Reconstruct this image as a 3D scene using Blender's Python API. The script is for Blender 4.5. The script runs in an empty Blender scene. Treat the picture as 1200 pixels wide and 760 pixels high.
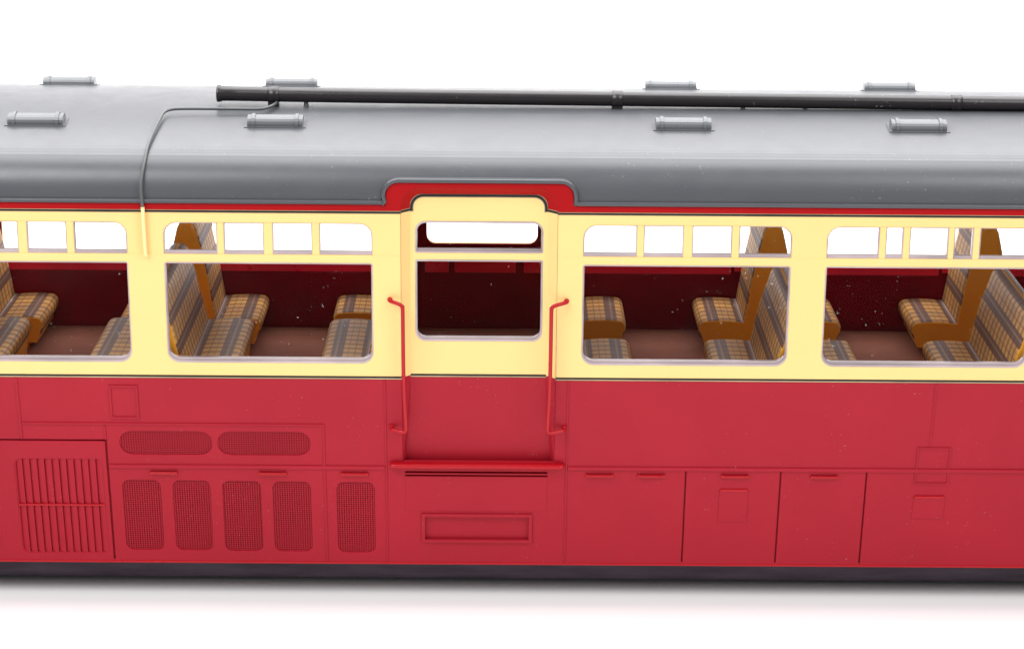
import bpy, math, random
from mathutils import Vector, Matrix
from mathutils.geometry import tessellate_polygon
random.seed(7)
K = 0.001                      # one drawing unit in Blender units
BASE = (0.0, 217.0, -300.0)    # where the railcar stands
TL = math.tan(math.radians(8.0))   # the skirt leans in below the waist
sc = bpy.context.scene
col = sc.collection

# ------------------------------------------------------------------ materials
def new_mat(name):
    m = bpy.data.materials.new(name); m.use_nodes = True
    nt = m.node_tree; nt.nodes.clear()
    return m, nt, nt.nodes, nt.links
def math_node(nt, op, a, b=None, c=None):
    n = nt.nodes.new('ShaderNodeMath'); n.operation = op
    for i, v in enumerate((a, b, c)):
        if v is None: continue
        if isinstance(v, (int, float)): n.inputs[i].default_value = v
        else: nt.links.new(v, n.inputs[i])
    return n.outputs[0]
def mix_col(nt, fac, a, b):
    n = nt.nodes.new('ShaderNodeMix'); n.data_type = 'RGBA'
    for s, v in ((n.inputs[0], fac), (n.inputs[6], a), (n.inputs[7], b)):
        if isinstance(v, (int, float)): s.default_value = v
        elif isinstance(v, tuple): s.default_value = (*v, 1)
        else: nt.links.new(v, s)
    return n.outputs[2]
def noise(nt, scale, detail=2, rough=0.5, stretch=None):
    tc = nt.nodes.new('ShaderNodeTexCoord'); n = nt.nodes.new('ShaderNodeTexNoise')
    n.inputs['Scale'].default_value = scale; n.inputs['Detail'].default_value = detail
    n.inputs['Roughness'].default_value = rough
    if stretch:
        mp = nt.nodes.new('ShaderNodeMapping'); mp.inputs['Scale'].default_value = stretch
        nt.links.new(tc.outputs['Object'], mp.inputs[0]); nt.links.new(mp.outputs[0], n.inputs['Vector'])
    else: nt.links.new(tc.outputs['Object'], n.inputs['Vector'])
    return n.outputs['Fac']
def ramp(nt, fac, lo, hi):
    n = nt.nodes.new('ShaderNodeMapRange'); n.inputs[1].default_value = lo; n.inputs[2].default_value = hi
    nt.links.new(fac, n.inputs[0]); return n.outputs[0]
def paint(name, c, rough=0.35, spec=0.5, vary=0.06, bump=0.15, bscale=260, dust=0.0, stretch=None, coat=0.0):
    m, nt, N, L = new_mat(name)
    p = N.new('ShaderNodeBsdfPrincipled'); o = N.new('ShaderNodeOutputMaterial'); L.new(p.outputs[0], o.inputs[0])
    f = ramp(nt, noise(nt, 9, 5, 0.6, stretch), 0.3, 0.7)
    cc = mix_col(nt, f, tuple(x*(1-vary) for x in c), tuple(min(1, x*(1+vary)) for x in c))
    if dust > 0:
        s = ramp(nt, noise(nt, 330, 1, 0.5), 0.735, 0.77)
        s2 = ramp(nt, noise(nt, 14, 2, 0.5), 0.45, 0.62)
        s = math_node(nt, 'MULTIPLY', math_node(nt, 'MULTIPLY', s, s2), dust)
        cc = mix_col(nt, s, cc, (0.85, 0.8, 0.78))
    L.new(cc, p.inputs['Base Color'])
    r = ramp(nt, noise(nt, 40, 3, 0.6), 0.2, 0.8)
    L.new(math_node(nt, 'MULTIPLY_ADD', r, 0.10, rough-0.05), p.inputs['Roughness'])
    p.inputs['Specular IOR Level'].default_value = spec
    p.inputs['Coat Weight'].default_value = coat
    p.inputs['Coat Roughness'].default_value = 0.2
    if bump > 0:
        b = N.new('ShaderNodeBump'); b.inputs['Strength'].default_value = bump; b.inputs['Distance'].default_value = 0.0006
        L.new(noise(nt, bscale, 2), b.inputs['Height']); L.new(b.outputs[0], p.inputs['Normal'])
    return m
M = {}
M['cream'] = paint('cream_paint', (0.83, 0.55, 0.212), 0.38, 0.3, 0.02, 0.08, dust=0.2)
M['pale_cream'] = paint('pale_cream_paint', (0.88, 0.65, 0.30), 0.3, 0.5, 0.02, 0.0)
M['red'] = paint('carmine_paint', (0.325, 0.0115, 0.023), 0.40, 0.13, 0.05, 0.12, dust=0.10)
M['band_red'] = paint('scarlet_band_paint', (0.32, 0.003, 0.005), 0.42, 0.1, 0.03, 0.08)
M['mesh_red'] = paint('grille_red_paint', (0.36, 0.010, 0.018), 0.45, 0.12, 0.05, 0.0)
M['rail_red'] = paint('rail_red_paint', (0.37, 0.004, 0.010), 0.30, 0.28, 0.03, 0.05)
M['roof'] = paint('roof_grey_paint', (0.066, 0.068, 0.076), 0.34, 0.5, 0.03, 0.12, 420, dust=0.15)
M['vent'] = paint('vent_grey_paint', (0.13, 0.135, 0.145), 0.30, 0.5, 0.05, 0.05)
M['gutter'] = paint('gutter_grey_paint', (0.055, 0.058, 0.066), 0.33, 0.5, 0.03, 0.05)
M['pipe'] = paint('exhaust_black_paint', (0.014, 0.011, 0.012), 0.30, 0.5, 0.15, 0.15, 200, dust=0.4, stretch=(1, 6, 6))
M['wire'] = paint('drain_grey_paint', (0.085, 0.09, 0.09), 0.4, 0.4, 0.1, 0.0)
M['black'] = paint('black_lining_ink', (0.012, 0.011, 0.008), 0.5, 0.3, 0.1, 0.0)
M['gold'] = paint('gold_lining_ink', (0.35, 0.28, 0.16), 0.45, 0.4, 0.3, 0.0)
M['maroon'] = paint('maroon_plastic', (0.18, 0.002, 0.008), 0.4, 0.03, 0.25, 0.1, dust=0.06)
M['flange'] = paint('crimson_painted_sheen', (0.78, 0.010, 0.05), 0.3, 0.3, 0.2, 0.1)  # sheen of light on the clear flange, put into an opaque crimson
M['floor'] = paint('brown_floor_plastic', (0.205, 0.075, 0.05), 0.6, 0.08, 0.12, 0.2, 90, dust=0.3)
M['orange'] = paint('orange_brown_plastic', (0.80, 0.34, 0.024), 0.45, 0.2, 0.10, 0.15, 150, dust=0.4)
M['under'] = paint('underframe_dark_plastic', (0.066, 0.050, 0.066), 0.7, 0.2, 0.3, 0.3, 120, stretch=(1.2, 9, 9))
M['rim'] = paint('clear_plastic_edge', (0.38, 0.31, 0.32), 0.16, 0.6, 0.25, 0.2, 60, stretch=(1, 3, 3))
M['table'] = paint('white_table_paper', (0.90, 0.90, 0.90), 0.9, 0.0, 0.006, 0.0)

def glass(name, amount):
    m, nt, N, L = new_mat(name)
    o = N.new('ShaderNodeOutputMaterial')
    t = N.new('ShaderNodeBsdfTransparent'); t.inputs[0].default_value = (0.97, 0.965, 0.96, 1)
    g = N.new('ShaderNodeBsdfGlossy'); g.inputs['Roughness'].default_value = 0.05
    mx = N.new('ShaderNodeMixShader'); mx.inputs[0].default_value = amount
    L.new(t.outputs[0], mx.inputs[1]); L.new(g.outputs[0], mx.inputs[2])
    d = N.new('ShaderNodeBsdfDiffuse'); d.inputs[0].default_value = (0.8, 0.76, 0.74, 1)
    s = ramp(nt, noise(nt, 300, 1, 0.5), 0.75, 0.78)
    s2 = ramp(nt, noise(nt, 17, 2, 0.5), 0.40, 0.62)
    sm = ramp(nt, noise(nt, 11, 4, 0.6, (1, 1, 2.2)), 0.56, 0.80)
    fac = math_node(nt, 'MAXIMUM', math_node(nt, 'MULTIPLY', math_node(nt, 'MULTIPLY', s, s2), 0.42), math_node(nt, 'MULTIPLY', sm, 0.005))
    m2 = N.new('ShaderNodeMixShader'); L.new(fac, m2.inputs[0]); L.new(mx.outputs[0], m2.inputs[1]); L.new(d.outputs[0], m2.inputs[2])
    L.new(m2.outputs[0], o.inputs[0])
    return m
M['glass'] = glass('thin_clear_glazing', 0.002)

def plaid():
    m, nt, N, L = new_mat('plaid_moquette')
    p = N.new('ShaderNodeBsdfPrincipled'); o = N.new('ShaderNodeOutputMaterial'); L.new(p.outputs[0], o.inputs[0])
    uv = N.new('ShaderNodeUVMap'); sp = N.new('ShaderNodeSeparateXYZ'); L.new(uv.outputs[0], sp.inputs[0])
    u, v = sp.outputs[0], sp.outputs[1]
    def fr(x, per, off=0.0): return math_node(nt, 'FRACT', math_node(nt, 'MULTIPLY_ADD', x, 1.0/per, off))
    def lt(x, t): return math_node(nt, 'LESS_THAN', x, t)
    def gt(x, t): return math_node(nt, 'GREATER_THAN', x, t)
    def mul(*a):
        r = a[0]
        for b in a[1:]: r = math_node(nt, 'MULTIPLY', r, b)
        return r
    fv = fr(v, 17.0); fu = fr(u, 37.0, 0.12)
    c = mix_col(nt, lt(fv, 0.5), (0.62, 0.26, 0.036), (0.68, 0.385, 0.105))
    # cross stripes: a dark pair every seventeen units
    s = math_node(nt, 'MAXIMUM', mul(gt(fv, 0.60), lt(fv, 0.69)), mul(gt(fv, 0.76), lt(fv, 0.92)))
    c = mix_col(nt, mul(s, 0.72), c, (0.10, 0.055, 0.055))
    fw_ = fr(v, 51.0, 0.3)
    c = mix_col(nt, mul(lt(fw_, 0.36), 0.22), c, (0.26, 0.17, 0.15))
    s3 = mul(lt(fr(v, 4.25), 0.22), gt(fv, 0.1))
    c = mix_col(nt, mul(s3, 0.22), c, (0.10, 0.06, 0.06))
    # long bands made of fine dark threads
    b1 = lt(fu, 0.40)
    th = lt(fr(u, 2.6), 0.5)
    c = mix_col(nt, mul(b1, 0.84), c, (0.125, 0.055, 0.050))
    c = mix_col(nt, mul(b1, th, 0.60), c, (0.055, 0.035, 0.045))
    s4 = mul(gt(fu, 0.60), lt(fu, 0.64)); c = mix_col(nt, mul(s4, 0.6), c, (0.10, 0.06, 0.06))
    s5 = mul(gt(fu, 0.82), lt(fu, 0.85)); c = mix_col(nt, mul(s5, 0.5), c, (0.10, 0.06, 0.06))
    b2 = mul(gt(fu, 0.20), lt(fu, 0.27))
    c = mix_col(nt, mul(b2, 0.5), c, (0.40, 0.27, 0.18))
    # woven thread grain
    g = fr(v, 1.9)
    c = mix_col(nt, mul(lt(g, 0.4), 0.22), c, (0.08, 0.05, 0.05))
    # pale bare edge where the seat meets the back
    c = mix_col(nt, lt(u, 3.2), c, (0.42, 0.34, 0.36))
    f = ramp(nt, noise(nt, 60, 3, 0.6), 0.25, 0.75)
    c = mix_col(nt, mul(f, 0.18), c, (0.10, 0.07, 0.07))
    L.new(c, p.inputs['Base Color'])
    p.inputs['Roughness'].default_value = 0.5; p.inputs['Specular IOR Level'].default_value = 0.16
    return m
M['plaid'] = plaid()

# ------------------------------------------------------------------ mesh helpers
class MB:
    def __init__(s): s.v = []; s.f = []; s.uv = {}; s.sm = set()
    def face(s, pts, smooth=False, uv=None):
        b = len(s.v); s.v += [tuple(p) for p in pts]; s.f.append(tuple(range(b, b+len(pts))))
        if smooth: s.sm.add(len(s.f)-1)
        if uv: s.uv[len(s.f)-1] = uv
    def grid(s, rows, smooth=True, closed=False, uvs=None):
        b = len(s.v); n = len(rows[0])
        for r in rows: s.v += [tuple(p) for p in r]
        for i in range(len(rows)-1):
            for j in range(n if closed else n-1):
                k = (j+1) % n
                s.f.append((b+i*n+j, b+i*n+k, b+(i+1)*n+k, b+(i+1)*n+j))
                if smooth: s.sm.add(len(s.f)-1)
                if uvs: s.uv[len(s.f)-1] = [uvs[i][j], uvs[i][k], uvs[i+1][k], uvs[i+1][j]]
    def box(s, x0, x1, y0, y1, z0, z1, bev=0.0, warp=None):
        prism(s, [(x0, z0), (x1, z0), (x1, z1), (x0, z1)], [], y0, y1, bev, warp)
    def tube(s, pts, r, n=12, caps=True):
        pts = [Vector(p) for p in pts]; rows = []; up = None
        rr = r if isinstance(r, (list, tuple)) else [r]*len(pts)
        for i, p in enumerate(pts):
            a = pts[max(i-1, 0)]; b = pts[min(i+1, len(pts)-1)]; t = (b-a).normalized()
            if up is None:
                up = Vector((0, 0, 1)) if abs(t.z) < 0.9 else Vector((0, 1, 0))
            sd = t.cross(up).normalized(); up = sd.cross(t).normalized()
            rows.append([p + rr[i]*(math.cos(q)*sd + math.sin(q)*up) for q in [2*math.pi*k/n for k in range(n)]])
        s.grid(rows, True, True)
        if caps: s.face(rows[0][::-1]); s.face(rows[-1])
    def build(s, name, mat, parent, base=BASE, loc=(0, 0, 0)):
        me = bpy.data.meshes.new(name)
        me.from_pydata([((x-base[0])*K, (y-base[1])*K, (z-base[2])*K) for x, y, z in s.v], [], s.f)
        if s.uv:
            ul = me.uv_layers.new(name='UVMap')
            for pi, pl in enumerate(me.polygons):
                c = s.uv.get(pi)
                if c:
                    for k, li in enumerate(pl.loop_indices): ul.data[li].uv = c[k]
        for i in s.sm: me.polygons[i].use_smooth = True
        me.materials.append(mat); me.update()
        o = bpy.data.objects.new(name, me); col.objects.link(o)
        if parent: o.parent = parent
        o.location = tuple(c*K for c in loc)
        return o
def lean(x, y, z): return (x, y + (TL*(-z) if z < 0 else 0.0), z)
def area(p): return 0.5*sum(p[i][0]*p[(i+1) % len(p)][1]-p[(i+1) % len(p)][0]*p[i][1] for i in range(len(p)))
def ccw(p): return p if area(p) > 0 else p[::-1]
def inset(p, d):               # p counter-clockwise, d > 0 shrinks it
    n = len(p); out = []
    for i in range(n):
        a, b, c = Vector(p[i-1]), Vector(p[i]), Vector(p[(i+1) % n])
        e1 = (b-a).normalized(); e2 = (c-b).normalized()
        n1 = Vector((-e1.y, e1.x)); n2 = Vector((-e2.y, e2.x))
        m = n1+n2
        if m.length < 1e-6: m = n1
        m = m.normalized(); k = d/max(0.35, m.dot(n1))
        out.append((b.x+m.x*k, b.y+m.y*k))
    return out
def prism(mb, outer, holes, y0, y1, bev=0.0, warp=None, back=True):
    """solid plate in the x-z plane, front at y0 (towards the viewer), back at y1, edges rounded by bev"""
    w = warp or (lambda x, y, z: (x, y, z))
    loops = [ccw(outer)] + [ccw(h)[::-1] for h in holes]
    steps = [(0, 0)] if bev <= 0 else [(bev, 0), (bev*0.3, bev*0.3), (0, bev)]
    front = [inset(l, steps[0][0]) for l in loops] if bev > 0 else loops
    def tess(ls, y, flip):
        flat = [p for l in ls for p in l]
        for t in tessellate_polygon([[Vector((p[0], p[1], 0)) for p in l] for l in ls]):
            a, b, c = [flat[i] for i in t]
            ar = (b[0]-a[0])*(c[1]-a[1])-(c[0]-a[0])*(b[1]-a[1])
            if abs(ar) < 1e-9: continue
            q = [a, b, c] if (ar > 0) != flip else [c, b, a]
            mb.face([w(p[0], y, p[1]) for p in q])
    tess(front, y0, False)
    if back: tess(loops, y1, True)
    for l in loops:
        rings = [[w(p[0], y0+dy, p[1]) for p in (inset(l, d) if d else l)] for d, dy in steps]
        rings.append([w(p[0], y1, p[1]) for p in l])
        for i in range(len(rings)-1):
            A, B = rings[i], rings[i+1]
            for j in range(len(l)):
                k = (j+1) % len(l)
                mb.face([A[j], B[j], B[k], A[k]])
def rrect(x0, z0, x1, z1, bl=0, br=None, tr=None, tl=None, n=6):
    br = bl if br is None else br; tr = bl if tr is None else tr; tl = bl if tl is None else tl
    out = []
    for cx, cz, r, a0 in ((x0+bl, z0+bl, bl, 180), (x1-br, z0+br, br, 270), (x1-tr, z1-tr, tr, 0), (x0+tl, z1-tl, tl, 90)):
        if r <= 0: out.append((cx, cz)); continue
        for k in range(n+1):
            a = math.radians(a0+90*k/n); out.append((cx+r*math.cos(a), cz+r*math.sin(a)))
    return out
def ribbon(path, w):           # closed outline round an open path
    a, b = [], []
    for i, p in enumerate(path):
        p = Vector(p); e1 = (p-Vector(path[i-1])).normalized() if i else None
        e2 = (Vector(path[i+1])-p).normalized() if i < len(path)-1 else None
        e1 = e1 or e2; e2 = e2 or e1
        n1 = Vector((-e1.y, e1.x)); n2 = Vector((-e2.y, e2.x)); m = (n1+n2).normalized(); k = w/2/max(.4, m.dot(n1))
        a.append((p.x+m.x*k, p.y+m.y*k)); b.append((p.x-m.x*k, p.y-m.y*k))
    return a + b[::-1]
def arc(cx, cz, r, a0, a1, n=7):
    return [(cx+r*math.cos(math.radians(a0+(a1-a0)*k/n)), cz+r*math.sin(math.radians(a0+(a1-a0)*k/n))) for k in range(n+1)]
def empty(name, parent=None, loc=(0, 0, 0)):
    o = bpy.data.objects.new(name, None); col.objects.link(o); o.empty_display_size = 0.02
    o.location = tuple(c*K for c in loc)
    if parent: o.parent = parent
    return o
def copy_tree(o, parent, dx=0, dy=0, dz=0):
    c = o.copy(); col.objects.link(c); c.parent = parent
    c.location = o.location + Vector((dx, dy, dz))*K
    for ch in o.children:
        d = ch.copy(); col.objects.link(d); d.parent = c
    return c

XE = 1100.0
car = empty('railcar', None, BASE)
car['label'] = 'carmine red and cream model railcar with a grey roof, seen side-on at its central door'
car['category'] = 'model train'

# ------------------------------------------------------------------ layout
STD = [(0, 61.8), (69.2, 115.3), (125.1, 171.1), (179, 240)]
W4T = [(0, 60.5), (67.5, 88), (95, 140), (146, 168.5), (175.5, 239)]
WINS = [(-966, STD), (-684, STD), (-402, STD), (81, STD), (361.5, W4T), (643.5, STD), (925.5, STD)]
WINS = [w for w in WINS if w[0]+240 < XE]
TZ0, TZ1, MZ0, MZ1 = 148.3, 185.6, 16.8, 138.3
WW = 240
D0, D1 = -129.0, 51.0           # door recess
def main_hole(x, g=0.0): return rrect(x-g, MZ0-g, x+WW+g, MZ1+g, 14+g, 14+g, 3, 3)
def top_hole(x, g=0.0): return rrect(x-g, TZ0-g, x+WW+g, TZ1+g, 1.2, 1.2, 15+g, 15+g)

# cream window side, near wall
mb = MB()
for xa, xb in ((-XE, D0), (D1, XE)):
    hs = []
    for x, _ in WINS:
        if xa < x < xb: hs += [main_hole(x), top_hole(x)]
    prism(mb, [(xa, -1), (xb, -1), (xb, 199.6), (xa, 199.6)], hs, 0, 8, 1.5)
mb.build('cream_side', M['cream'], car)
# thin joint bead between the windows at transom height
edges = [-XE] + [e for x, _ in WINS for e in (x, x+WW)] + [XE]
for i in range(0, len(edges), 2):
    for a, b in (((edges[i], D0), (D1, edges[i+1])) if edges[i] < D0 < edges[i+1] else ((edges[i], edges[i+1]),)):
        mb = MB(); mb.box(a+1.5, b-1.5, -0.35, 2, 147.2, 149.2, 0.3); mb.build('joint_bead', M['cream'], car)
# maroon lining on the inside of the near wall
mb = MB()
for xa, xb in ((-XE, D0+6), (D1-6, XE)):
    hs = []
    for x, _ in WINS:
        if xa < x < xb: hs += [rrect(x-1, MZ0-1, x+WW+1, TZ1+1, 14, 14, 15, 15)]
    prism(mb, [(xa, -72), (xb, -72), (xb, 206), (xa, 206)], hs, 11.0, 13.0, 0, lambda x, y, z: (x, y + (TL*(-z) if z < 0 else 0), z))
mb.build('inner_lining', M['maroon'], car)

# red cant rail with the raised door head
arch_o = [(-146.5, 208.5)] + arc(-131.5, 219.5, 15, 180, 90) + arc(54.0, 219.5, 15, 90, 0) + [(69.0, 208.5)]
arch_i = [(D0, 199.6)] + arc(D0+23, 205.5, 23, 180, 90) + arc(D1-23, 205.5, 23, 90, 0) + [(D1, 199.6)]
mb = MB()
outer = [(-XE, 199.6)] + [(-XE, 208.5)] + arch_o + [(XE, 208.5), (XE, 199.6)] + arch_i[::-1]
prism(mb, outer, [], -0.4, 16, 0.7)
mb.build('cant_rail', M['band_red'], car)

# gutter bead
g = [(-XE, 211), (-150, 211)] + arc(-150, 213.5, 2.5, 270, 360, 4) + arc(-131.5, 219.5, 17.5, 180, 90) + arc(54.0, 219.5, 17.5, 90, 0) + arc(74.5, 213.5, 2.5, 180, 270, 4) + [(XE, 211)]
mb = MB(); prism(mb, ribbon(g, 4.5), [], -3.2, 14, 1.4)
mb.build('gutter', M['gutter'], car)

# ------------------------------------------------------------------ roof
def roof_half():
    pts = [(0.3, 208.5), (0.3, 212.0), (0.9, 219.0), (2.2, 226.0), (4.8, 233.7), (8.5, 240.5), (13.0, 246.3), (17.8, 251.0), (21.8, 254.2),
           (24.8, 256.2), (26.8, 257.4), (28.0, 258.35), (29.6, 258.6), (32.0, 259.95), (35.0, 261.15), (37.8, 262.2), (39.0, 262.85), (40.5, 263.1), (42.0, 263.7), (44.5, 264.55), (48, 265.55)]
    for k in range(0, 27):
        dy = 165-165*k/26
        pts.append((217-dy, 288.6-dy*dy/(2*620)))
    return pts
rh = roof_half(); rp = rh + [(434-y, z) for y, z in rh[::-1][1:]]
mb = MB()
xs = [-XE+i*(2*XE)/44 for i in range(45)]
rm = [(y, z) for y, z in rp if y >= 4.7 or z > 250]
rm = [p for p in rm if not (p[0] > 300 and p[1] < 208)]
for a, b_, pr in ((-XE, -136.0, rp), (-136.0, 58.5, rm), (58.5, XE, rp)):
    n = max(2, int((b_-a)/50)); xs = [a+(b_-a)*i/n for i in range(n+1)]
    mb.grid([[(x, y, z) for y, z in pr] for x in xs], True)
    base_ = [(pr[0][0], pr[0][1])] + ([(24, 238), (24, 208.5)] if pr is rm else []) + [(pr[-1][0], pr[-1][1])]
    mb.grid([[(x, y, z) for y, z in base_] for x in xs], False)
    for x, fl in ((a, 1), (b_, -1)): mb.face([(x, y, z) for y, z in pr+base_[1:-1][::-1]][::fl])
mb.build('roof', M['roof'], car)
def roof_z(Y):
    for (a, za), (b, zb) in zip(rp, rp[1:]):
        if a <= Y <= b and b > a: return za+(zb-za)*(Y-a)/(b-a)
    return 208.5
def roof_slope(Y): return math.atan((roof_z(Y+3)-roof_z(Y-3))/6)

# ventilators
def vent_profile(g=0.0):
    return [(-10.5-g, 0), (-10.3-g, 3.6), (-9.2-g*.9, 6.2+g*.4), (-7.0-g*.6, 8.4+g*.8), (-3.6-g*.2, 9.8+g), (3.6+g*.2, 9.8+g), (7.0+g*.6, 8.4+g*.8), (9.2+g*.9, 6.2+g*.4), (10.3+g, 3.6), (10.5+g, 0)]
def loft(mb, x0, x1, prof, tf, taper=0.0):
    a = [tf(x0, y, z) for y, z in prof]; b = [tf(x1, y, z) for y, z in prof]
    mb.grid([a, b], False); mb.face(a[::-1]); mb.face(b); mb.face([a[0], b[0], b[-1], a[-1]])
def make_vent(xc, Yc):
    s = roof_slope(Yc); z0 = roof_z(Yc)
    def tf(x, y, z): return (xc+x, Yc+y*math.cos(s)-z*math.sin(s), z0+0.2+y*math.sin(s)+z*math.cos(s))
    b = MB(); q = [(-32.5, .8), (-31.5, 1.0), (31.5, 1.0), (32.5, .8)]
    loft(b, -32.5, 32.5, vent_profile(), tf)
    o = b.build('roof_ventilator', M['vent'], car)
    f = MB(); loft(f, -36, 36, [(-13.2, -1), (-13.2, .3), (-12.8, .6), (12.8, .6), (13.2, .3), (13.2, -1)], tf)
    f.build('flange', M['roof'], o)
    for sx in (-25.5, 25.5):
        t = MB(); loft(t, sx-1.9, sx+1.9, vent_profile(1.5), tf); t.build('strap', M['vent'], o)
    return o
for Yc in (106, 321):
    for xc in (-562, -280.5, 200, 477.5): make_vent(xc, Yc)

# exhaust pipe
PY = 172.0
def pz(x): return 299.6 - 0.0045*(x+355) + 1.2*math.exp(-(x+355)/80)
mb = MB()
px = [-357, -355.5, -353, -350] + list(range(-330, int(XE)+1, 40)); pr_ = [9.9, 10.6, 10.2, 9.0]+[8.7]*(len(px)-4)
mb.tube([(x, PY, pz(x)) for x in px], pr_, 20, False)
mb.tube([(-353, PY, pz(-353)), (-300, PY, pz(-300))], [7, 7], 16, True)
pipe = mb.build('exhaust_pipe', M['pipe'], car)
for x in (-289, 125, 534, 940):
    c = MB(); c.tube([(x-6.5, PY, pz(x)), (x-6, PY, pz(x)), (x+6, PY, pz(x)), (x+6.5, PY, pz(x))], [9.2, 9.9, 9.9, 9.2], 20)
    c.box(x-6.5, x+6.5, PY-6, PY+6, roof_z(PY)-2, pz(x)-6, 0.8)
    c.build('clamp', M['pipe'], pipe)
for x in (-250, 277, 352):
    c = MB(); c.tube([(x, PY, roof_z(PY)-1), (x, PY, pz(x)-7)], [3.4, 2.2], 10); c.build('stud', M['wire'], pipe)

# drain pipe over the roof
def over(x, Y, h): return (x, Y, roof_z(Y)+h)
def smooth(pts, n=6):
    P = [Vector(p) for p in pts]; out = []
    for i in range(len(P)-1):
        p0, p1, p2, p3 = P[max(i-1, 0)], P[i], P[i+1], P[min(i+2, len(P)-1)]
        for k in range(n):
            t = k/n
            out.append(0.5*((2*p1)+(p2-p0)*t+(2*p0-5*p1+4*p2-p3)*t*t+(3*p1-p0-3*p2+p3)*t**3))
    out.append(P[-1]); return out
DR = [(-423.5, -5.2, 204), (-424, -5.2, 213), (-425.0, -3.0, 228), (-424.0, 3.5, 241), (-422.5, 18, 254.5), (-421.5, 40, 266.8), (-419.0, 75, 277), (-416.0, 110, 284.5), (-414.6, 122, 287.0), (-409, 131, 288.8), (-396, 134, 289.6), (-365, 135.5, 289.6), (-325, 137, 289.2), (-302, 138, 289.2), (-291, 146, 290.5), (-286, 158, 291.5), (-285, 168, 292)]
mb = MB(); mb.tube(smooth(DR, 5), 1.75, 10)
dr = mb.build('drain_pipe', M['wire'], car)
mb = MB(); mb.tube(smooth([(-423.5, -5.2, 205), (-423.2, -5.2, 180), (-422.6, -5.0, 155), (-422.2, -4.2, 148.5), (-422, -1.5, 146.5), (-422, 2, 146.5)], 5), 2.2, 10)
mb.build('painted_end', M['pale_cream'], dr)

# ------------------------------------------------------------------ red skirt
def rr(x0, z0, x1, z1, r): return rrect(x0, z0, x1, z1, r)
OVALS = [(-465.3, -103.4, -355.2, -72.6, 15.3), (-349, -103.4, -238.6, -72.6, 15.3)]
RECTS = [(-465.8, -233.8, -420.4, -138, 9), (-405.5, -234, -360.8, -138.2, 9), (-346, -234.6, -300.2, -138.5, 9), (-285.7, -234.8, -240.4, -139, 9), (-209, -235.6, -163.8, -139.2, 9)]
LOUV = [(-592.5, -239, -487.5, -110, 8), (-723, -239, -618, -110, 8)]
BOX = (-106.5, -219.8, 25.0, -182.0)
holes = [rr(*q) for q in OVALS+RECTS+LOUV]
holes.append(rr(BOX[0]+3, BOX[1]+3, BOX[2]-3, BOX[3]-3, 0.5))
for gx in (209, 322.7, 425.5): holes.append([(gx-.85, -246.5), (gx+.85, -246.5), (gx+.85, -122), (gx-.85, -122)])
holes.append([(-482.6, -247), (-480.4, -247), (-480.4, -84.3), (-745, -84.3), (-745, -86.2), (-482.6, -86.2)])
holes.append([(-126.5, -125.6), (43, -125.6), (43, -124), (-126.5, -124)])
holes.append([(-126.5, -130.2), (43, -130.2), (43, -128.4), (-126.5, -128.4)])
outer = [(-XE, -1), (-XE, -249.5), (XE, -249.5), (XE, -1), (D1, -1), (D1, -110), (D0, -110), (D0, -1)]
mb = MB(); prism(mb, outer, holes, 0, 3.4, 0.9, lean)
mb.build('red_skirt', M['red'], car)
mb = MB(); mb.box(-XE, XE, 3.8, 5, -246, -112, 0, lean); mb.box(-XE, D0-4, 3.8, 5, -112, -4, 0, lean); mb.box(D1+4, XE, 3.8, 5, -112, -4, 0, lean)
mb.build('backing_plate', M['mesh_red'], car)
# bottom lip
mb = MB(); mb.box(-XE, XE, -0.7, 7.5, -252, -248.6, 0.8, lean); mb.build('sole_bar', M['rail_red'], car)

# beads and seams
def bead(name, path, w=2.6, h=0.75, mat='red'):
    b = MB(); prism(b, ribbon(path, w), [], -h, 1.0, min(h*0.8, 0.9), lean); return b.build(name, M[mat], car)
bead('horizontal_bead', [(-480, -119.4), (-150.5, -119.4)], 5.2, 1.7)
bead('horizontal_bead', [(67.5, -118.6), (XE, -118.6)], 5.2, 1.8)
bead('vertical_bead', [(-149.2, -3), (-149.2, -248)], 2.6, 1.1)
bead('vertical_bead', [(66, -3), (66, -248)], 2.6, 1.1)
bead('vertical_bead', [(-581, -3), (-581, -84)], 3.2, 1.2)
bead('vertical_bead', [(-222.8, -63), (-222.8, -248)], 3, 1.2)
bead('vertical_bead', [(-481.5, -65), (-481.5, -84)], 2.6, 1.2)
bead('horizontal_bead', [(-579, -62.8), (-221.5, -62.8)], 3.0, 1.4)
bead('vertical_bead', [(498, -3), (498, -86)], 2.6, 1.0)
bead('vertical_bead', [(760, -3), (760, -248)], 2.6, 0.6)
bead('vertical_bead', [(-850, -3), (-850, -248)], 2.6, 0.6)
def frame_bead(name, x0, z0, x1, z1, w=2.0, h=0.7, parent=None):
    b = MB(); prism(b, [(x0, z0), (x1, z0), (x1, z1), (x0, z1)], [[(x0+w, z0+w), (x1-w, z0+w), (x1-w, z1-w), (x0+w, z1-w)]], -h, 1, 0.4, lean)
    return b.build(name, M['red'], parent or car)
frame_bead('square_frame', -473.4, -56.2, -439.4, -12.2, 2.6, 1.4)
frame_bead('square_frame', 483, -137, 523.8, -87.4, 2.1, 1.3)
frame_bead('box_frame', BOX[0]-1, BOX[1]-1, BOX[2]+1, BOX[3]+1, 4.2, 2.2)
mb = MB(); mb.box(BOX[0]+2, BOX[2]-2, 3.0, 3.6, BOX[1]+2, BOX[3]-2, 0, lean); mb.build('box_recess', M['red'], car)
def hatch(x0, z0, x1, z1, ledge):
    b = MB(); b.box(x0, x1, -1.0, 1, z0, z1-3, 0.6, lean); h = b.build('access_hatch', M['red'], car)
    b = MB(); b.box(x0+1, x1-1, -ledge, 1, z1-3.6, z1, 0.8, lean); b.build('hinge', M['rail_red'], h)
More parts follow.
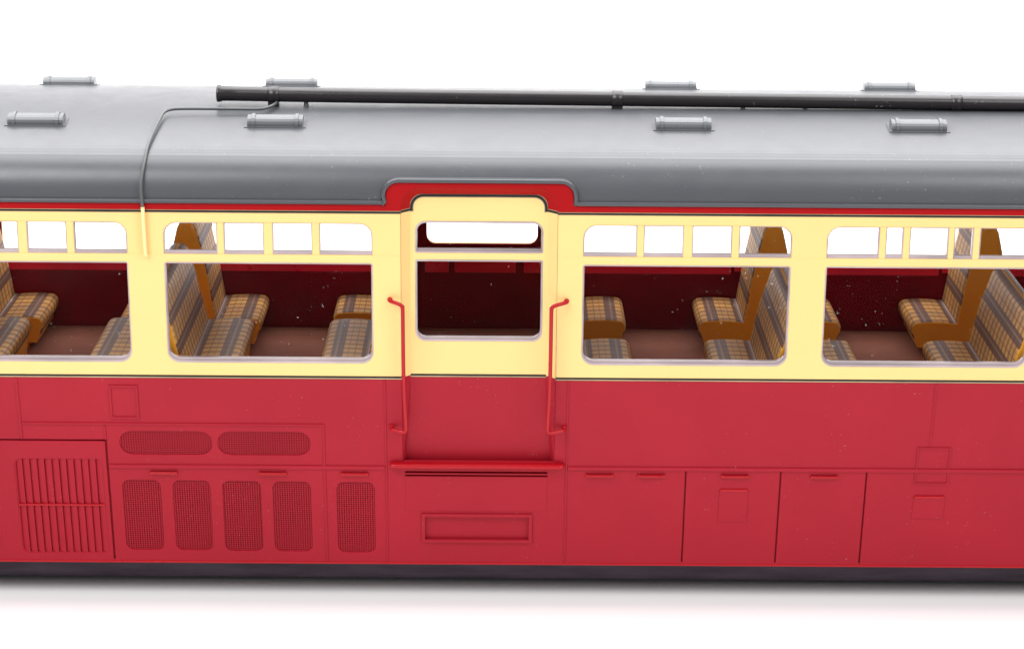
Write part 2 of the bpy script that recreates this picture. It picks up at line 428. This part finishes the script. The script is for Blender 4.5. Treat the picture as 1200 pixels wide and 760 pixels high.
hatch(250.3, -190, 285, -145, 1.6); hatch(483.8, -183.8, 522, -152.5, 2.0)
# folded step plate under the door
mb = MB(); mb.box(-126.5, 43.3, -0.6, 1, -177.5, -130.4, 0.4, lean); mb.box(-126, 42.5, -0.8, 1, -128.2, -125.8, 0.6, lean)
mb.build('folding_step', M['red'], car)

# latches
def make_latch(xc, z=-127.6):
    y = TL*(-z)
    b = MB(); b.tube([(xc-14.5, y-2.2, z), (xc+14.5, y-2.2, z)], 1.75, 10)
    for sx in (-15, 15): b.box(xc+sx-1.4, xc+sx+1.4, y-3.4, y+1, z-2.0, z+2.0, 0.8)
    b.box(xc-15, xc+15, y-1.2, y+1, z-3.2, z-1.4, 0.3)
    return b.build('latch', M['rail_red'], car)
l0 = make_latch(-415)
for xc in (-285, -187, 105.8, 167.6, 267.7, 374.5):
    c = l0.copy(); col.objects.link(c); c.parent = car; c.location = ((xc+415)*K, 0, 0)

# woven mesh grilles
def span(shape, x):            # z range of a rounded rectangle at x
    x0, z0, x1, z1, r = shape
    if x <= x0 or x >= x1: return None
    d = 0
    if x < x0+r: d = r-math.sqrt(max(0, r*r-(x0+r-x)**2))
    if x > x1-r: d = r-math.sqrt(max(0, r*r-(x-x1+r)**2))
    return (z0+d, z1-d)
def mesh_grille(q):
    x0, z0, x1, z1, r = q; b = MB(); P = 2.85; w = 0.62
    n = int((x1-x0)/P)
    for i in range(n+1):
        x = x0+(x1-x0-(n*P))/2+i*P; s = span(q, x)
        if s and s[1]-s[0] > 2: b.box(x-w, x+w, 1.5, 2.5, s[0]-.5, s[1]+.5, 0, lean)
    qt = (z0, x0, z1, x1, r); n = int((z1-z0)/P)
    for i in range(n+1):
        z = z0+(z1-z0-(n*P))/2+i*P; s = span(qt, z)
        if s and s[1]-s[0] > 2: b.box(s[0]-.5, s[1]+.5, 1.8, 2.8, z-w, z+w, 0, lean)
    return b.build('mesh_grille', M['red'], car)
for q in OVALS+RECTS: mesh_grille(q)

# louvre grilles
for q in LOUV:
    x0, z0, x1, z1, r = q
    b = MB(); prism(b, rr(x0-2, z0-2, x1+2, z1+2, r), [rr(x0+1.2, z0+1.2, x1-1.2, z1-1.2, r-1)], 0.8, 3.4, 0.6, lean)
    L = b.build('louvre_grille', M['red'], car)
    n = 12; st = (x1-x0)/n
    for i in range(n):
        xa = x0+i*st+0.3; s = span(q, min(max(xa+st/2, x0+2), x1-2))
        b = MB(); sec = [(xa, 3.7), (xa+.4, 2.9), (xa+st*0.45, 1.6), (xa+st*0.86, 0.7), (xa+st*0.98, 0.9), (xa+st*0.98, 3.7)]
        zs = [s[0]+.5, s[1]-.5]
        rows = [[lean(x, y, z) for x, y in sec] for z in zs]
        b.grid(rows, False, True); b.face(rows[0][::-1]); b.face(rows[1]); b.build('slat', M['red'], L)
    b = MB(); b.box(x0+.5, x1-.5, -0.6, 4, -173.8, -171.2, 0.6, lean); b.build('crossbar', M['rail_red'], L)

# ------------------------------------------------------------------ door
IX0, IX1, IZ1 = -118.8, 39.6, 218.8
RD = 10.5
def jamb(mb, oo, ii):
    mb.grid([[lean(x, 0, z) for x, z in oo], [lean(x, RD, z) for x, z in ii]], False)
door = empty('door', car, (0, 0, 0))
N_ = 7
o_arc = arc(D0+23, 205.5, 23, 180, 90, N_) + arc(D1-23, 205.5, 23, 90, 0, N_)
i_arc = arc(IX0+14, IZ1-14, 14, 180, 90, N_) + arc(IX1-14, IZ1-14, 14, 90, 0, N_)
mb = MB(); jamb(mb, [(D0, 199.6)]+o_arc+[(D1, 199.6)], [(IX0, 199.6)]+i_arc+[(IX1, 199.6)]); mb.build('door_arch', M['band_red'], car)
mb = MB(); jamb(mb, [(D0, 0), (D0, 199.6)], [(IX0, 0), (IX0, 199.6)]); mb.build('door_jamb', M['cream'], car)
mb = MB(); jamb(mb, [(D1, 0), (D1, 199.6)], [(IX1, 0), (IX1, 199.6)]); mb.build('door_jamb', M['cream'], car)
mb = MB(); jamb(mb, [(D0, -112), (D0, 0)], [(IX0-7, -112), (IX0, 0)]); mb.build('door_jamb', M['red'], car)
mb = MB(); jamb(mb, [(D1, -112), (D1, 0)], [(IX1+7, -112), (IX1, 0)]); mb.build('door_jamb', M['red'], car)
DWX0, DWX1 = -112.7, 34.3
d_main = rrect(DWX0, 42.5, DWX1, 140.2, 12, 12, 2, 2); d_top = rrect(DWX0, 149.6, DWX1, 186.2, 2, 2, 12, 12)
mb = MB(); prism(mb, [(IX0-2, -0.5), (IX1+2, -0.5)] + arc(IX1-12, IZ1-12, 14, 0, 90, N_) + arc(IX0+12, IZ1-12, 14, 90, 180, N_), [d_main, d_top], RD, RD+6, 0.0)
mb2 = MB(); prism(mb2, [(IX0-2, -0.5), (IX1+2, -0.5)] + arc(IX1-12, IZ1-12, 14, 0, 90, N_) + arc(IX0+12, IZ1-12, 14, 90, 180, N_), [d_main, d_top], RD, RD+6, 0.9)
mb2.build('cream_leaf', M['cream'], door)
mb = MB(); mb.box(IX0-9, IX1+9, RD, RD+6, -114, -0.5, 0.0, lean); mb.build('red_leaf', M['red'], door)
def glazing(parent, hole, y, w=2.0, wb=4.6, name='glazing_frame'):
    """clear plastic insert: a rim round the opening and the pane itself; hole = (x0, z0, x1, z1, rb, rt)"""
    x0, z0, x1, z1, rb, rt = hole
    b = MB()
    prism(b, rrect(x0-.6, z0-.6, x1+.6, z1+.6, rb, rb, rt, rt), [rrect(x0+w*.6, z0+wb*.45, x1-w*.6, z1-w*.7, max(rb-1, .5), None, max(rt-1, .5), max(rt-1, .5))], y+0.9, y+8, 0.5)
    prism(b, rrect(x0, z0, x1, z1, rb, rb, rt, rt), [rrect(x0+w, z0+wb, x1-w, z1-w*1.3, max(rb-2, .5), None, max(rt-2, .5), max(rt-2, .5))], y+3.4, y+8.4, 0.6)
    f = b.build(name, M['rim'], parent)
    b = MB(); p = rrect(x0+.5, z0+.5, x1-.5, z1-.5, rb, rb, rt, rt)
    b.face([(x, y+5.2, z) for x, z in p]); g_ = b.build('pane', M['glass'], parent)
    return f
glazing(door, (DWX0, 42.5, DWX1, 140.2, 12, 2), RD-1.5, 1.8, 4.0)
glazing(door, (DWX0, 149.6, DWX1, 186.2, 2, 12), RD-1.5, 1.8, 3.6)

# lining stripes
def stripe(path, w, y0, warp=None, edge=0.95):
    b = MB(); prism(b, ribbon(path, w+2*edge), [], y0-0.12, y0+0.3, 0, warp); b.build('lining_edge', M['gold'], car)
    b = MB(); prism(b, ribbon(path, w), [], y0-0.3, y0+0.3, 0, warp); b.build('lining_stripe', M['black'], car)
stripe([(-XE, 199.2), (D0, 199.2)], 2.2, -0.4, None, 0.6); stripe([(D1, 199.2), (XE, 199.2)], 2.2, -0.4, None, 0.6)
stripe([(IX0-1, 200.2), (IX0+1.6, 200.2)][:1] + [(IX0+1.6, 200.2)] + arc(IX0+15.6, IZ1-15.6, 14, 180, 90, N_) + arc(IX1-15.6, IZ1-15.6, 14, 90, 0, N_) + [(IX1-1.6, 200.2), (IX1+1, 200.2)], 3.0, RD)
for xo, xi in ((D0, IX0), (D1, IX1)):
    for wd, mt, lift in ((3.8, 'gold', 0.15), (2.5, 'black', 0.35)):
        b = MB(); z = 200.2
        q = [(xo, 0-lift, z-wd/2), (xi, RD-lift, z-wd/2), (xi, RD-lift, z+wd/2), (xo, 0-lift, z+wd/2)]
        b.face(q); b.face([(x, y+.5, zz) for x, y, zz in q][::-1]); b.build('lining_stripe' if mt == 'black' else 'lining_edge', M[mt], car)
def waist(xa, xb, y):
    b = MB(); b.box(xa, xb, y-0.3, y+0.5, -0.9, 1.4); b.build('lining_stripe', M['black'], car)
    b = MB(); b.box(xa, xb, y-0.32, y+0.5, -2.2, -0.95); b.build('lining_edge', M['gold'], car)
waist(-XE, D0, 0); waist(D1, XE, 0); waist(IX0-1, IX1+1, RD)

# footstep
sec = [(34, -111.2), (10.5, -111.0), (8.0, -111.4), (6.6, -112.6), (6.2, -114.2), (6.8, -115.8), (8.4, -117.0), (11, -117.3), (34, -117.3)]
xs_ = [(-144.6, 3.0), (-143.6, 1.2), (-141.8, 0.3), (-139, 0), (57.5, 0), (60.3, .3), (62.1, 1.2), (63.1, 3.0)]
mb = MB(); rows = [[(x, min(y+d, 34), z + (d*.3 if z < -114 else -d*.3)) for y, z in sec] for x, d in xs_]
mb.grid(rows, True, True); mb.face(rows[0][::-1]); mb.face(rows[-1]); mb.build('footstep', M['rail_red'], car)

# grab rails
def grab(pts):
    b = MB(); b.tube(smooth(pts, 6), 2.3, 12); o = b.build('grab_rail', M['rail_red'], car)
    for p in (pts[0], pts[-1]):
        c = MB(); c.tube([(p[0], p[1]-3.2, p[2]), (p[0], p[1]-2.2, p[2]), (p[0], p[1], p[2])], [2.0, 3.0, 3.2], 12); c.build('mount', M['rail_red'], o)
grab([(-142.4, 1, 95.2), (-141.5, -5, 95.0), (-131.5, -12.0, 93.5), (-127.8, -13, 90.5), (-127.0, -13, 84), (-126.4, -11.5, 0), (-124.4, -5, -57), (-124.4, -4.2, -63), (-126.5, -3.2, -66.5), (-132, -1.5, -66.8), (-140.8, 3.5, -66), (-142.2, 9.2, -64)])
grab([(62.6, 1, 94.8), (61.7, -5, 94.6), (48.6, -12.0, 92.5), (45.4, -13, 89.5), (44.8, -13, 83), (44.4, -11.5, 0), (42.6, -5, -57), (42.6, -4.2, -63), (44.8, -3.2, -66.5), (50.3, -1.5, -66.8), (61, 3.5, -66), (62.4, 9.2, -64)])

# ------------------------------------------------------------------ near windows
for x, tops in WINS:
    w_ = empty('window', car, (0, 0, 0))
    glazing(w_, (x, MZ0, x+WW, MZ1, 14, 3), 0, 1.8, 5.2)
    for i, (a, b_) in enumerate(tops):
        first, last = i == 0, i == len(tops)-1
        bb = MB(); X0, X1 = x+a, x+b_
        tl, tr = (15 if first else 1), (15 if last else 1)
        prism(bb, rrect(X0-.5, TZ0-.5, X1+.5, TZ1+.3, 1, 1, tr, tl), [rrect(X0+1.5, TZ0+3.6, X1-1.5, TZ1-1.2, .6, .6, max(tr-1.5, .6), max(tl-1.5, .6))], 1.8, 7, 0.5)
        bb.box(X0+.6, X1-.6, 1.0, 3, TZ0, TZ0+1.4, 0.4)
        bb.build('toplight_frame', M['rim'], w_)
        bb = MB(); bb.face([(px_, 4.6, pz_) for px_, pz_ in rrect(X0, TZ0, X1, TZ1, 1, 1, tr, tl)]); bb.build('toplight_pane', M['glass'], w_)
        if not last:
            bb = MB(); bb.box(x+b_-.2, x+tops[i+1][0]+.2, 0.7, 7.4, TZ0-.6, TZ1+.6, 0.9); bb.build('mullion', M['cream'], w_)

# ------------------------------------------------------------------ far side
FY = 425.0
def flean(x, y, z): return (x, y - (TL*(-z) if z < 0 else 0.0), z)
FW = [x for x, _ in WINS]
fh = [rrect(x, MZ0+5, x+WW, MZ1, 14, 14, 3, 3) for x in FW] + [rrect(x, TZ0, x+WW, TZ1, 2, 2, 15, 15) for x in FW]
fh += [rrect(DWX0-1, 46, DWX1+1, 140, 12), rrect(DWX0, 150, DWX1, 186, 2, 2, 12, 12)]
mb = MB(); prism(mb, [(-XE, -69), (XE, -69), (XE, 206), (-XE, 206)], fh, FY, FY+3.4, 0.5, flean); mb.build('far_lining', M['maroon'], car)
mb = MB(); prism(mb, [(-XE, 0), (XE, 0), (XE, 199.6), (-XE, 199.6)], fh, FY+3.6, FY+9, 0); mb.build('far_cream_side', M['cream'], car)
mb = MB(); mb.box(-XE, XE, FY+3.6, FY+9, -249.5, -0.1, 0, flean); mb.build('far_red_skirt', M['red'], car)
mb = MB(); mb.box(-XE, XE, FY+3.6, FY+9, 199.7, 208.5); mb.build('far_cant_rail', M['band_red'], car)
for x in FW:                     # glazing flange below each far window, its lit sheen painted as opaque crimson
    b = MB(); b.box(x+4, x+WW-24, FY-1.6, FY-.2, 1.5, MZ0+7, 0.7); b.box(x+WW-20, x+WW-2, FY-1.2, FY-.2, 3, MZ0+7, 0.6)
    b.build('glazing_flange', M['flange'], car)
for a, b_ in ((-116, -84), (-76, 6), (17, 44)):
    b = MB(); prism(b, rrect(a, 0, b_, 22, 6, 2, 1, 1), [], FY-1.6, FY-.2, 0.6); b.build('glazing_flange', M['flange'], car)

mb = MB(); mb.box(-XE+4, XE-4, 26, 408, 207, 208.2); mb.build('bounce_ceiling', M['table'], car)  # unseen pale plate added to bounce light down into the saloon
# floor, added light-blocking partitions, ends
mb = MB(); mb.box(-XE+2, XE-2, 36, 412, -73, -69); mb.build('saloon_floor', M['floor'], car)
for x in (-143, 58.5):
    mb = MB(); mb.box(x-2, x+2, 14, 424, -69, 200); mb.build('shading_partition', M['maroon'], car)  # unseen wall added to keep side light out of the door vestibule
for x0 in (-XE, XE-4):
    mb = MB(); mb.box(x0+.5, x0+3.5, 8, FY+3, 0, 207); mb.build('end_wall', M['cream'], car)
    mb = MB(); mb.box(x0+.5, x0+3.5, 40, FY-32, -246, -0.2); mb.build('end_skirt', M['red'], car)

# underframe
prof = [(78, -240), (77, -262), (77.3, -280), (79, -287), (83.0, -291), (90, -293.5), (100, -294), (334, -294), (346, -290), (354, -262), (356, -240)]
mb = MB(); a = [(-XE+20, y, z) for y, z in prof]; b_ = [(XE-20, y, z) for y, z in prof]
mb.grid([a, b_], True); mb.face(a[::-1]); mb.face(b_); mb.face([a[0], a[-1], b_[-1], b_[0]])
mb.box(-XE+200, XE-200, 190, 244, -300, -293)
mb.build('underframe', M['under'], car)

# ------------------------------------------------------------------ seats
DTR = -31.0     # the wide benches in the right-hand bays are lower
def half_core(s, zc, dt=0.0):
    """outline of one half (towards s) of a back-to-back bench, from the bottom outwards and up to the middle"""
    return [(s*84, -60), (s*88, zc-22), (s*91.5, zc-13)] + [(s*(84+8.2*math.cos(t)), zc-8.4+8.2*math.sin(t)) for t in [math.radians(q) for q in (10, 30, 50, 70, 88)]] + [(s*70, zc+.9), (s*52, zc+.4), (s*34, zc-1.2), (s*33.4, zc+0.3), (s*23.5, 40+dt*.5), (s*18.8, 64+dt*.8), (s*12.6, 90+dt), (s*11.2, 95.5+dt), (s*8.8, 99.5+dt), (s*5.5, 102+dt), (s*1.5, 102.6+dt)]
def skin(mb, path, y0, y1, t, rnd, flip, u0=0.0):
    """cloth of thickness t over the path, v across, u along; the ends of the seat are rounded by rnd"""
    n = len(path); nr = []
    for i in range(n):
        a = Vector(path[max(i-1, 0)]); b = Vector(path[min(i+1, n-1)]); e = (b-a).normalized()
        q = Vector((e.y, -e.x))*flip; nr.append(q)
    us = [u0]
    for i in range(1, n): us.append(us[-1]+(Vector(path[i])-Vector(path[i-1])).length)
    ys = [(y0, -0.4), (y0+.8, .35), (y0+2.2, .8), (y0+5, 1.0)] + [(y0+5+(y1-y0-10)*k/6, 1.0) for k in range(1, 6)] + [(y1-5, 1.0), (y1-2.2, .8), (y1-.8, .35), (y1, -0.4)]
    rows, uvs = [], []
    for y, k in ys:
        rows.append([(path[i][0]+nr[i].x*t*k, y, path[i][1]+nr[i].y*t*k) for i in range(n)])
        uvs.append([(us[i], y) for i in range(n)])
    mb.grid(rows, True, False, uvs)
def bench(xc, y0, y1, zc, sides, dx=0.0, dt=0.0):
    core = []
    for s in (1, -1):
        h = half_core(s, zc, dt) if s in sides else [(s*4, -60), (s*4, zc), (s*4, 90+dt), (s*1.5, 102.6+dt)]
        h = [(x+(s*dx if False else dx*(1 if x*s > 32.5 else 0)), z) for x, z in h]
        core += h if s == 1 else h[::-1]
    b = MB(); prism(b, [(xc+x, z) for x, z in core], [], y0, y1, 0.8)
    b.box(xc-72 if -1 in sides else xc-3, xc+72 if 1 in sides else xc+3, y0+8, y1-8, -69, -59.5)
    o = b.build('bench_seat', M['orange'], car)
    for s in sides:
        h = half_core(s, zc, dt); h = [(xc+x+(dx if x*s > 32.5 else 0), z) for x, z in h]
        cush = h[1:11][::-1]; back = h[11:]
        c = MB(); skin(c, cush, y0+.6, y1-.6, 1.5, 3, -s if False else s*-1); c.build('cushion', M['plaid'], o)
        c = MB(); skin(c, back, y0+.6, y1-.6, 1.5, 3, s*1, 9.0); c.build('backrest', M['plaid'], o)
    return o
for xc, sides, dx in ((-988, (1, -1), 0), (-704, (1, -1), 0), (-419.5, (1, -1), 0), (-141, (-1,), 0)):
    bench(xc, 17, 240, -4, sides, 3 if xc == -141 else 0, -8)
    bench(xc, 338 if xc == -141 else 308, 420, -26, sides, 0)
for xc, sides in ((57, (1,)), (338.5, (1, -1)), (617.5, (1, -1)), (904, (1, -1))):
    bench(xc, 17, 234, -26, sides, 0, DTR); bench(xc, 312, 420, -26, sides)

# ------------------------------------------------------------------ table and white sweep
mb = MB(); pts = [(-3600, -300), (1700, -300)]
for k in range(1, 25):
    a = math.radians(90*k/24); pts.append((1700+900*math.sin(a), -300+900*(1-math.cos(a))))
pts.append((2600, 3000))
mb.grid([[(x, y, z) for y, z in pts] for x in (-5000, 5000)], True)
tb = mb.build('table_top', M['table'], None, (0, 0, 0)); tb['kind'] = 'structure'

# ------------------------------------------------------------------ light
w = bpy.data.worlds.new('World'); sc.world = w; w.use_nodes = True
bg = w.node_tree.nodes['Background']; bg.inputs[0].default_value = (1, 0.985, 1.0, 1); bg.inputs[1].default_value = 0.34
def softbox(name, loc, target, sx, sy, power, c=(1, 1, 1)):
    l = bpy.data.lights.new(name, 'AREA'); l.shape = 'RECTANGLE'; l.size = sx*K; l.size_y = sy*K; l.energy = power; l.color = c
    o = bpy.data.objects.new(name, l); col.objects.link(o)
    o.location = Vector(loc)*K; d = (Vector(target)-Vector(loc)); o.rotation_euler = d.to_track_quat('-Z', 'Y').to_euler()
    return o
softbox('softbox_overhead', (0, 850, 2000), (0, 450, 0), 4200, 2200, 185)
softbox('softbox_back', (0, 1950, 1450), (0, 217, 280), 4400, 1000, 8, (1.0, 0.96, 1.0))
softbox('softbox_key', (-1500, -1700, 2300), (0, 0, -100), 1500, 1500, 70)
softbox('softbox_fill', (1700, -1700, 2200), (0, 0, -100), 1500, 1500, 45)

# ------------------------------------------------------------------ camera
f = 2656.0; th = math.radians(17.4); yaw = 0.0056; roll = 0.0085
fw = Vector((math.sin(yaw)*math.cos(th), math.cos(yaw)*math.cos(th), -math.sin(th)))
r0 = Vector((math.cos(yaw), -math.sin(yaw), 0)); d0 = fw.cross(r0)
r_ = math.cos(roll)*r0-math.sin(roll)*d0; d_ = math.sin(roll)*r0+math.cos(roll)*d0
C = -f*(fw+(600-600)/f*r_+(443-380)/f*d_)
cam = bpy.data.cameras.new('camera'); cam.sensor_width = 36; cam.lens = f/1200*36; cam.sensor_fit = 'HORIZONTAL'
cam.clip_start = 0.05; cam.clip_end = 100
co = bpy.data.objects.new('camera', cam); col.objects.link(co)
mw = Matrix((( r_.x, -d_.x, -fw.x, C.x*K), (r_.y, -d_.y, -fw.y, C.y*K), (r_.z, -d_.z, -fw.z, C.z*K), (0, 0, 0, 1)))
co.matrix_world = mw
sc.camera = co
sc.view_settings.view_transform = 'Standard'; sc.view_settings.look = 'None'
sc.view_settings.exposure = 0.0; sc.view_settings.gamma = 1.0
sc.render.engine = 'CYCLES'
cy = sc.cycles
cy.max_bounces = 12; cy.diffuse_bounces = 5; cy.glossy_bounces = 4; cy.transparent_max_bounces = 32; cy.transmission_bounces = 6
cy.caustics_reflective = False; cy.caustics_refractive = False
cy.use_denoising = True
cy.sample_clamp_indirect = 6
